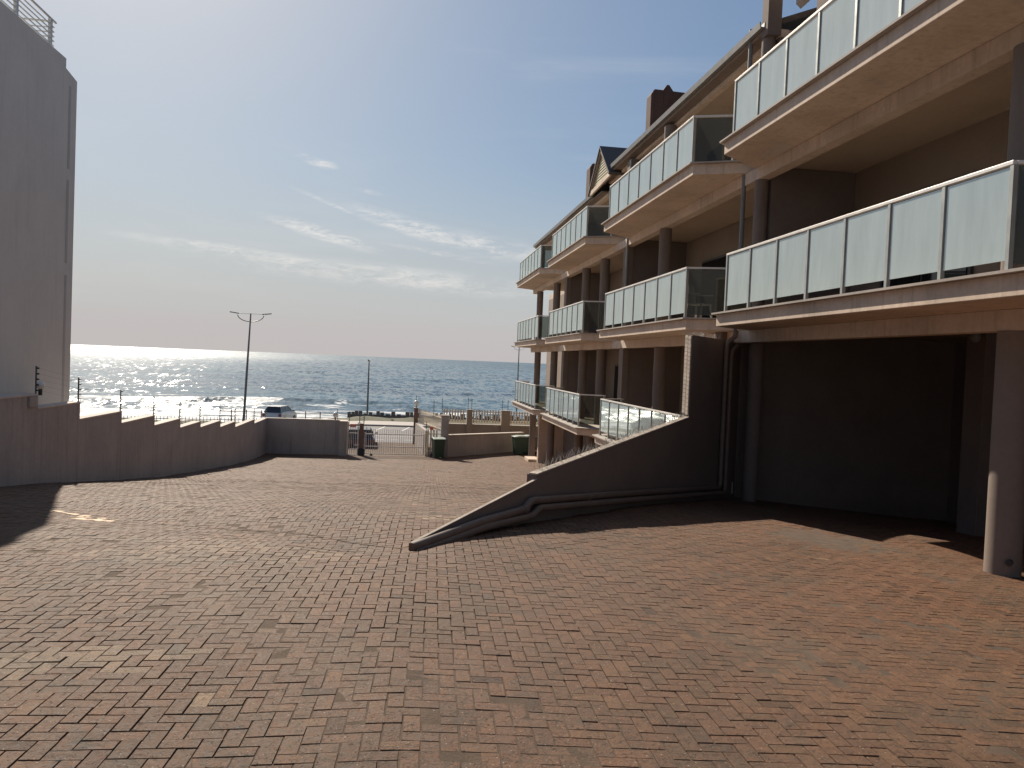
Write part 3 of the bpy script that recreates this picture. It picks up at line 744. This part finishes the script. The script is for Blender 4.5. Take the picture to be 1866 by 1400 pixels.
# two drain pipes along the foot of the wall
def fillet(pts, r=.09, n=5):
    pts = [Vector(p) for p in pts]; out = [pts[0]]
    for i in range(1, len(pts)-1):
        a, p, c = pts[i-1], pts[i], pts[i+1]; u = (a-p); v = (c-p)
        rr = min(r, u.length*.45, v.length*.45); A = p+u.normalized()*rr; B_ = p+v.normalized()*rr
        for k in range(n+1):
            t_ = k/n; out.append((1-t_)**2*A+2*t_*(1-t_)*p+t_*t_*B_)
    out.append(pts[-1]); return out
pp = empty('drain_pipes', 'pair of brown drain pipes running down and along the foot of the wedge wall', 'pipe')
o1 = .07
MB().tube(fillet([wp(-.02, -1.86, o1-.04), wp(1.1, -1.765, o1), wp(1.97, -1.75, o1), wp(2.10, -1.665, o1), wp(4.95, -1.915, o1), wp(9.25, -2.32, o1), wp(9.25, .56, o1), wp(9.75, .70, o1), wp(9.75, .86, o1)], .12), .046, 12).build('pipe', 'pipe', pp, smooth=True)
MB().tube(fillet([wp(.0, -1.92, o1-.02), wp(1.1, -1.83, o1+.02), wp(2.12, -1.85, o1+.02), wp(2.26, -1.775, o1+.02), wp(4.95, -2.02, o1+.02), wp(9.5, -2.45, o1+.02), wp(9.5, .40, o1+.02), wp(9.95, .55, o1+.02), wp(9.95, .82, o1+.02)], .12), .046, 12).build('pipe', 'pipe', pp, smooth=True)
b = MB()
for s_, z_ in ((1.97, -1.75), (6.6, -2.07), (3.6, -1.80)):
    b.tube([wp(s_-.04, z_, o1), wp(s_+.04, z_-.004, o1)], .054, 12)
b.build('pipe_collar', 'pipe', pp, smooth=True)

# ------------------------------------------------------------------ stepped boundary wall on the left
bw = empty('boundary_wall', 'mauve plastered boundary wall stepping down the ramp on the left', 'wall')
SY = [-4, 9, 15.6, 17.5, 19.95, 22.45, 24.93, 27.3, 30.13, 32.7, 36.7, 39.9]
ST = [-.55, -.96, -1.22, -1.585, -1.875, -2.15, -2.435, -2.635, -2.88, -3.11, -3.30]
b = MB(); cp = MB()
for i in range(len(ST)):
    b.box(-7.12, -6.9, SY[i], SY[i+1]-.0, -7.2, ST[i]-.035)
    cp.box(-7.15, -6.885, SY[i]-(.02 if i else 0), SY[i+1]-.022, ST[i]-.035, ST[i])
b.box(-7.12, -3.3, 39.9, 40.12, -6.2, -3.335); b.box(-3.3, -2.93, 39.55, 40.3, -6.2, -3.36)
cp.box(-7.15, -3.32, 39.88, 40.15, -3.335, -3.30); cp.box(-3.33, -2.9, 39.5, 40.33, -3.36, -3.32)
b.build('wall', 'boundary', bw); cp.build('coping', 'coping', bw, bevel=.004)

def efence(name, label, posts, group=None):
    """posts: (x, y, z base, height); wires run between neighbours"""
    root = empty(name, label, 'electric fence')
    for (x, y, z, h) in posts:
        p = MB().box(x-.012, x+.012, y-.012, y+.012, z-.25, z+h).build('post', 'galv', root)
        q = MB()
        k = 0
        while .08+k*.105 < h: q.tube([(x+.01, y, z+.06+k*.105), (x+.05, y, z+.06+k*.105)], .016, 8); k += 1
        q.build('insulators', 'black', p)
    wv = MB()
    for a, c in zip(posts[:-1], posts[1:]):
        k = 0
        while .08+k*.105 < min(a[3], c[3]):
            wv.tube([(a[0]+.045, a[1], a[2]+.06+k*.105), (c[0]+.045, c[1], c[2]+.06+k*.105)], .0013, 4, False); k += 1
    wv.build('wires', 'galv', root)
    return root
efence('electric_fence', 'thin electric fence on short posts at the steps of the left wall',
       [(-6.93, y-.03, t, .52) for y, t in zip(SY[2:10], ST[1:9])]+[(-6.93, 36.68, -3.11, .5), (-6.95, 39.7, -3.3, .48), (-3.45, 39.98, -3.3, .55)])
def globe(x, y, z, label, r=.11):
    root = empty('globe_lamp', label, 'lamp', (x, y, z)); MB().cyl(0, 0, 0, .12, .035, 12).build('base', 'black', root, smooth=True)
    MB().sphere((0, 0, .12+r*.9), r).build('globe', 'globe', root, smooth=True)
globe(-6.93, 15.75, -1.0, 'white globe lamp near the left building, on the first step of the boundary wall', .08)
globe(-3.55, 40.0, -3.3, 'white globe lamp on the back wall beside the pedestrian gate', .14)
globe(.62, 47.0, -2.98, 'white globe lamp on the pillar right of the driveway', .16)
MB_box = MB().box(-6.9, -6.86, 15.2, 15.5, -1.2, -1.0); tag(MB_box.build('junction_box', 'boundary', bevel=.01), 'small plaster coloured junction box high on the left boundary wall', 'box')

# ------------------------------------------------------------------ white building on the left
lb = empty('white_building', 'tall blank off-white building with a roof railing at the left edge', 'building')
XL = -7.75
b = MB().extrude([(XL, -6, -7), (XL, 19.05, -7), (XL, 19.05, 6.02), (XL, 18.47, 6.12), (XL, 18.47, 6.33), (XL, -6, 6.33)], (-9, 0, 0)); b.build('wall', 'white', lb)
b = MB()
for z0, z1 in ((3.95, 5.8), (1.83, 3.70), (-1.4, 1.56)): b.box(XL-.0, XL+.008, 18.64, 18.74, z0, z1)
b.build('groove_trim', 'groove', lb)
rr = MB()
for z in (6.45, 6.55, 6.65, 6.75, 6.85): rr.tube([(XL-.12, -6, z), (XL-.12, 18.12, z), (XL-5, 18.12, z)], .014, 8)
rr.tube([(XL-.12, -6, 6.98), (XL-.12, 18.2, 6.98)], .024, 8); rr.tube([(XL-.12, 18.12, 6.98), (XL-5, 18.12, 6.98)], .024, 8)
rl = rr.build('roof_railing', 'roofrail', lb, smooth=True)
for y in (1.5, 4, 6.5, 9, 11.5, 14, 16.5, 17.95): MB().box(XL-.15, XL-.09, y-.04, y+.04, 6.3, 6.97).build('post', 'roofrail', rl)

# ------------------------------------------------------------------ gate and surroundings
sg = empty('sliding_gate', 'cream barred sliding gate across the driveway entrance', 'gate')
b = MB()
gx0, gx1 = -2.05, 1.02; yg = 40.02
for z in (-3.98, -4.62, -5.0): b.box(gx0, gx1, yg-.02, yg+.02, z-.022, z+.022)
b.box(gx0, gx0+.05, yg-.025, yg+.025, -5.02, -3.9); b.box(gx1-.05, gx1, yg-.025, yg+.025, -5.02, -3.9); b.build('frame', 'gate', sg)
for k in range(27):
    x = gx0+.1+k*.112; MB().box(x-.011, x+.011, yg-.009, yg+.009, -5.0, -3.72+.0*k).build('bar', 'gate', sg)
MB().box(-1.75, -1.62, yg-.05, yg+.05, -5.16, -5.02).build('roller', 'black', sg)
pg = empty('pedestrian_gate', 'narrow white barred pedestrian gate between wall and brown post', 'gate')
b = MB(); b.box(-2.88, -2.36, 39.95, 39.99, -4.80, -4.76).box(-2.88, -2.36, 39.95, 39.99, -3.98, -3.94).box(-2.9, -2.85, 39.93, 40.0, -5.15, -3.4).box(-2.40, -2.35, 39.93, 40.0, -5.15, -3.4).box(-2.88, -2.36, 39.95, 39.99, -5.1, -5.05).build('frame', 'gate', pg)
for k in range(5): MB().box(-2.79+k*.093, -2.765+k*.093, 39.96, 39.98, -5.08, -3.55).build('bar', 'gate', pg)
gp = empty('gate_post', 'rusty brown gate post standing between the two gates', 'post')
MB().box(-2.32, -2.1, 39.9, 40.08, -5.2, -3.45).build('post', 'rustpost', gp); MB().box(-2.35, -2.03, 39.85, 40.1, -5.2, -4.72).build('motor_box', 'black', gp, bevel=.02)
b = MB()
for x in (-2.32, -2.10): b.box(x-.02, x+.02, 39.98, 40.02, -3.45, -2.95)
for k in range(5): b.beam((-2.32, 40, -3.42+k*.1), (-2.10, 40, -3.34+k*.1), .015, .015)
b.build('lattice', 'galv', gp)
b = MB().box(-2.8, -2.5, 40.0, 40.02, -3.66, -3.50); tag(b.build('warning_sign', 'orange'), 'orange warning plate over the pedestrian gate', 'sign')
b = MB().box(1.28, 1.46, 40.2, 40.22, -3.72, -3.55); tag(b.build('warning_sign', 'orange'), 'orange warning plate on the picket panel right of the driveway', 'sign')
# driveway side wall and angled fence
dw = empty('driveway_wall', 'grey plastered wall flanking the driveway on the right', 'wall')
MB().prism([(1.06, 40.4), (1.24, 40.4), (.75, 47), (.57, 47)], -5.7, [-3.78, -3.78, -3.9, -3.9]).build('wall', 'boundary', dw)
def palisade(name, label, p0, p1, zb, zt, mat, pitch=.16, group=None, rails=(.15, .82)):
    root = empty(name, label, 'fence'); tag(root, group=group)
    p0 = Vector((*p0, 0)); p1 = Vector((*p1, 0)); L = (p1-p0).length; d = (p1-p0)/L; n = Vector((-d.y, d.x, 0))
    b = MB()
    for f_ in rails:
        z = zb+(zt-zb)*f_; b.beam(p0+Vector((0, 0, z)), p1+Vector((0, 0, z)), .035, .05)
    b.build('rails', mat, root)
    k = int(L/pitch); b = None
    for i in range(k):
        c = p0+d*(pitch*(i+.5))+n*.025; a = c-d*.042; e = c+d*.042
        b = MB().extrude([(a.x, a.y, zb+.02), (e.x, e.y, zb+.02), (e.x, e.y, zt-.06), (c.x, c.y, zt), (a.x, a.y, zt-.06)], n*.018); b.build('picket', mat, root)
    return root
palisade('picket_fence', 'picket fence panel running from the globe lamp pillar to the gate corner', (.75, 46.9), (2.0, 41.6), -3.95, -3.02, 'picket', .19)
palisade('picket_fence', 'short cream picket panel between the sliding gate and the green wheelie bin', (1.12, 40.12), (1.86, 40.12), -5.0, -3.66, 'picket', .15)
pl_ = empty('gate_pillar', 'tall brown plastered pillar right of the gate where both walls meet', 'pillar')
MB().box(1.85, 2.25, 40.0, 40.4, -5.3, -2.95).build('shaft', 'boundary', pl_, bevel=.01); MB().box(1.82, 2.28, 39.97, 40.43, -2.95, -2.9).build('cap', 'boundary', pl_, bevel=.01)
pl_ = empty('brick_pillar', 'slim red brown pillar under the globe lamp beside the driveway', 'pillar')
MB().box(.5, .75, 46.8, 47.1, -5.7, -3.02).build('shaft', 'rustpost', pl_); MB().box(.47, .78, 46.77, 47.13, -3.02, -2.98).build('cap', 'coping', pl_)
lw = empty('low_wall', 'low brown wall with sloping pale coping right of the gate', 'wall')
MB().prism([(2.25, 40.15), (6.9, 44.6), (6.8, 44.8), (2.15, 40.35)], -5.6, [-3.98, -4.14, -4.14, -3.98]).build('wall', 'boundary', lw)
MB().prism([(2.27, 40.10), (6.94, 44.57), (6.77, 44.83), (2.12, 40.38)], [-3.98, -4.14, -4.14, -3.98], [-3.93, -4.09, -4.09, -3.93]).build('coping', 'coping', lw)
sw = empty('beige_wall', 'beige plastered street wall with tall pillars behind the low brown wall', 'wall')
MB().box(2.2, 11.5, 47.0, 47.2, -6, -3.94).build('wall', 'seawall', sw)
MB().box(2.2, 11.5, 46.96, 47.24, -3.94, -3.90).build('coping', 'coping', sw)
for x0, x1 in ((3.72, 4.05), (5.85, 6.38), (8.6, 8.95)):
    q = MB().box(x0, x1, 46.85, 47.35, -5.9, -3.04).build('pillar', 'seawall', sw); MB().box(x0-.02, x1+.02, 46.83, 47.37, -3.04, -3.0).build('cap', 'concrete', q)
palisade('picket_fence', 'picket fence on the beige wall between the gate corner and the next pillar', (2.25, 47.1), (3.7, 47.1), -3.86, -2.98, 'picket', .17)
palisade('picket_fence', 'picket fence on the beige wall between its two middle pillars', (4.07, 47.1), (5.83, 47.1), -3.86, -2.98, 'picket', .17)
palisade('picket_fence', 'picket fence on the beige wall partly hidden behind the last balcony', (6.4, 47.1), (8.58, 47.1), -3.86, -3.02, 'picket', .17)
efence('electric_fence', 'row of thin electric fence posts above the gates and the beige wall',
       [(-2.85, 40.05, -3.35, .5)], None)
efence('electric_fence', 'electric fence posts standing on the beige street wall and its pillars',
       [(.6, 47.15, -3.0, .75), (1.55, 43.3, -3.1, .8), (1.95, 41.8, -3.0, .9), (3.78, 47.1, -3.0, .72), (4.0, 47.1, -3.0, .68), (5.9, 47.1, -3.0, .66), (6.25, 47.1, -3.0, .62)])
efence('electric_fence', 'short electric fence bracket beside the green bin at the gate', [(1.08, 40.0, -4.4, 1.15)])

# wheelie bins
def bin_(label, x, y, rz, first=[None], group='green wheelie bins'):
    if first[0] is None:
        root = empty('wheelie_bin', label, 'bin', (0, 0, 0), 0, group)
        b = MB(); bm_ = []
        for (w_, d_, z) in ((.235, .26, .06), (.29, .35, .94), (.305, .365, .94), (.305, .365, .99)): bm_.append([(-w_, -d_, z), (w_, -d_, z), (w_, d_, z), (-w_, d_, z)])
        for ring in bm_: b.v += ring
        b.f.append((3, 2, 1, 0))
        for i in range(3):
            for q in range(4): a_ = i*4+q; c_ = i*4+(q+1) % 4; b.f.append((a_, c_, c_+4, a_+4))
        b.f.append((12, 13, 14, 15)); b.build('body', 'green', root, bevel=.02)
        l_ = MB().extrude([(-.32, -.38, .99), (-.32, -.38, 1.02), (-.32, -.1, 1.07), (-.32, .25, 1.07), (-.32, .40, 1.03), (-.32, .40, .99)], (.64, 0, 0)); l_.build('lid', 'lid', root, bevel=.012)
        for sx in (-1, 1): MB().tube([(sx*.27, .33, .1), (sx*.32, .33, .1)], .1, 18).build('wheel', 'tyre', root, smooth=True)
        MB().tube([(-.25, .43, .98), (.25, .43, .98)], .018, 8).build('handle', 'green', root); first[0] = root; r_ = root
    else:
        r_ = copy_tree(first[0]); r_['label'] = label
    r_.location = (x, y, gz(x, y)); r_.rotation_euler.z = rz
bin_('dark green wheelie bin standing alone against the low wall just right of the gate', 1.72, 39.55, R(10))
bin_('green wheelie bin left of the balcony column, with pale lid in the sun', 6.38, 42.6, R(-80))
bin_('green wheelie bin mostly hidden behind the balcony column', 6.98, 42.9, R(-80))
tb = empty('small_bin', 'small dark blue bin in the shade under the balconies', 'bin', (7.35, 30.3, gz(7.35, 30.3)))
M['navy'] = simple('navy_plastic', (.02, .035, .07), .5)
MB().tube([(0, 0, 0), (0, 0, .6)], [.14, .19], 20).build('body', 'navy', tb, smooth=True); MB().tube([(0, 0, .6), (0, 0, .66), (0, 0, .70)], [.21, .21, .1], 20).build('lid', 'navy', tb, smooth=True)

# ------------------------------------------------------------------ cars
def car(label, x, y, z, rz, paint, name='parked_car'):
    root = empty(name, label, 'car', (x, y, z), rz)
    # local: +Y forward, length 4.0, width 1.68
    W2 = .84
    prof = [(-1.98, .30), (-2.02, .55), (-1.95, .88), (-1.60, .98), (.75, .97), (1.55, .86), (1.93, .68), (2.0, .42), (1.95, .25), (-1.9, .25)]
    b = MB(); secs = ((-W2, .0), (-W2+.07, .05), (W2-.07, .05), (W2, .0))
    k = len(prof); n = 0
    for sx, up in secs:
        for (py, pz) in prof: b.v.append((sx, py*(.985 if abs(sx) == W2 else 1), pz+(up if pz > .6 else 0)))
    for s_ in range(3):
        for i in range(k): j = (i+1) % k; b.f.append((s_*k+i, s_*k+j, (s_+1)*k+j, (s_+1)*k+i))
    b.f.append(tuple(range(k))); b.f.append(tuple(range(3*k, 4*k))[::-1])
    body = b.build('body', paint, root, bevel=.03)
    ring0 = [(-.74, -1.80, .97), (.74, -1.80, .97), (.76, .95, .97), (-.76, .95, .97)]; ring1 = [(-.58, -1.42, 1.43), (.58, -1.42, 1.43), (.58, .20, 1.46), (-.58, .20, 1.46)]
    b = MB(); b.v = ring0+ring1; b.f = [(0, 1, 5, 4), (1, 2, 6, 5), (2, 3, 7, 6), (3, 0, 4, 7), (3, 2, 1, 0)]; b.build('windows', 'cglass', root)
    r = MB().prism([(-.60, -1.46), (.60, -1.46), (.60, .24), (-.60, .24)], 1.43, 1.50)
    for a_, c_ in zip(ring0, ring1): r.beam(Vector(a_)*1.005, Vector(c_)*1.005, .06, .06)
    for sx in (-1, 1): r.beam((sx*.755, -.35, .97), (sx*.59, -.35, 1.45), .05, .06)
    r.build('roof', paint, root, bevel=.02)
    for sx in (-1, 1):
        MB().box(sx*.60, sx*.82, -2.04, -1.96, .66, .88).build('tail_light', M['tail'], root)
        MB().box(sx*.55, sx*.80, 1.90, 1.99, .55, .68).build('headlight', 'globe', root)
        MB().box(sx*.86, sx*1.02, .62, .74, .98, 1.10).build('mirror', 'black', root, bevel=.02)
        for yw in (-1.25, 1.28):
            w_ = MB().tube([(sx*.68, yw, .30), (sx*.86, yw, .30)], .30, 22).build('wheel', 'tyre', root, smooth=True)
            MB().tube([(sx*.855, yw, .30), (sx*.87, yw, .30)], .18, 16).build('rim', 'alu', w_, smooth=True)
    MB().box(-.26, .26, -2.05, -2.01, .46, .57).build('number_plate', 'linepaint', root)
    MB().box(-.8, .8, -2.07, -1.9, .28, .44).build('bumper', 'black', root, bevel=.02)
    return root
M['tail'] = simple('tail_lamp', (.16, .03, .02), .4)
car('silver hatchback facing the sea beyond the back wall', -10.85, 69.0, float(seaz(-10.5, 69))+.12, R(-11), 'silver')
car('dark car standing on the street behind the gates', -2.62, 46.0, -5.46, R(2), 'maroon').scale = (1, 1, .84)

# ------------------------------------------------------------------ street lamps
def street_lamp(label, x, y, z0, z1, arm, lean=0., rz=0., group='street lamps on the sea front'):
    root = empty('street_lamp', label, 'street lamp', (x, y, z0), rz, group); h = z1-z0; k = arm/1.5
    MB().tube([(-lean, 0, -.3), (-lean*.5, 0, h*.5), (0, 0, h)], [.10, .085, .05], 12).build('pole', 'galv', root, smooth=True)
    b = MB().tube([(-arm*.62, 0, h-.02), (arm*.62, 0, h-.02)], .018*k, 8); b.build('tie_bar', 'galv', root)
    for s_ in (-1, 1):
        pts = [(0, 0, h-.62*k)]+[(s_*.95*k*math.sin(a_)*1.0, 0, h-.62*k+.52*k*(1-math.cos(a_))) for a_ in (.3, .6, .9, 1.2, 1.5)]
        MB().tube(pts, .03*k, 8).build('arm', 'galv', root, smooth=True)
        MB().extrude([(s_*.85*k, -.11, h-.07), (s_*1.5*k, -.06, h+.02), (s_*1.5*k, .06, h+.02), (s_*.85*k, .11, h-.07)], (0, 0, .07)).build('lamp_head', 'galv', root)
    return root
street_lamp('tall leaning double armed street lamp beyond the left wall', -11.8, 60, -6.3, 2.85, 1.5, .32, R(3))
street_lamp('short street lamp seen edge on beyond the gate', -3.66, 75, -6.4, -.40, .75, .0, R(88))
street_lamp('distant double armed street lamp behind the last balcony', 13.0, 90, -8.2, 1.85, .95, .0, R(0))

# ------------------------------------------------------------------ sea front fences
tm = empty('timber_palisade', 'low uneven timber log barrier along the dune edge beyond the road', 'fence')
rs = random.Random(9); x = -5.3; lg = MB()
while x < 14:
    w_ = rs.uniform(.22, .42); h_ = rs.choice((.35, .42, .50, .66, .64, .55))
    MB().box(x, x+w_, 71.9, 72.08, -6.2, -5.68+h_).build('log', 'wood', tm, bevel=.01)
    x += w_+rs.uniform(.02, .16)
MB().box(-5.3, 14, 71.94, 72.04, -5.9, -5.42).build('lower_rail', 'wood', tm)
pr = empty('post_and_rail_fence', 'thin dark post and rail fence along the beach left of the timber barrier', 'fence')
for x in np.arange(-16, -4.5, 1.34): MB().box(x-.04, x+.04, 73.9, 74.0, -7.0, -5.42).build('post', 'wood', pr)
MB().beam((-17, 73.95, -5.62), (2.5, 73.95, -5.50), .04, .045).build('rail', 'wood', pr); MB().beam((-17, 73.95, -6.02), (2.5, 73.95, -5.90), .04, .045).build('rail', 'wood', pr)
pf = empty('metal_fence', 'dark metal picket fence by the beach beyond the left wall', 'fence')
b = MB(); b.beam((-34, 68, -6.15), (-12.2, 68, -5.85), .03, .05).beam((-34, 68, -6.75), (-12.2, 68, -6.5), .03, .05).build('rails', 'wood', pf)
x = -33.8
while x < -12.3:
    u = (x+34)/21.8; MB().box(x-.017, x+.017, 67.98, 68.02, -7.0+.2*u, -5.93+.28*u).build('picket', 'wood', pf); x += .29
print('objects', len(bpy.data.objects))
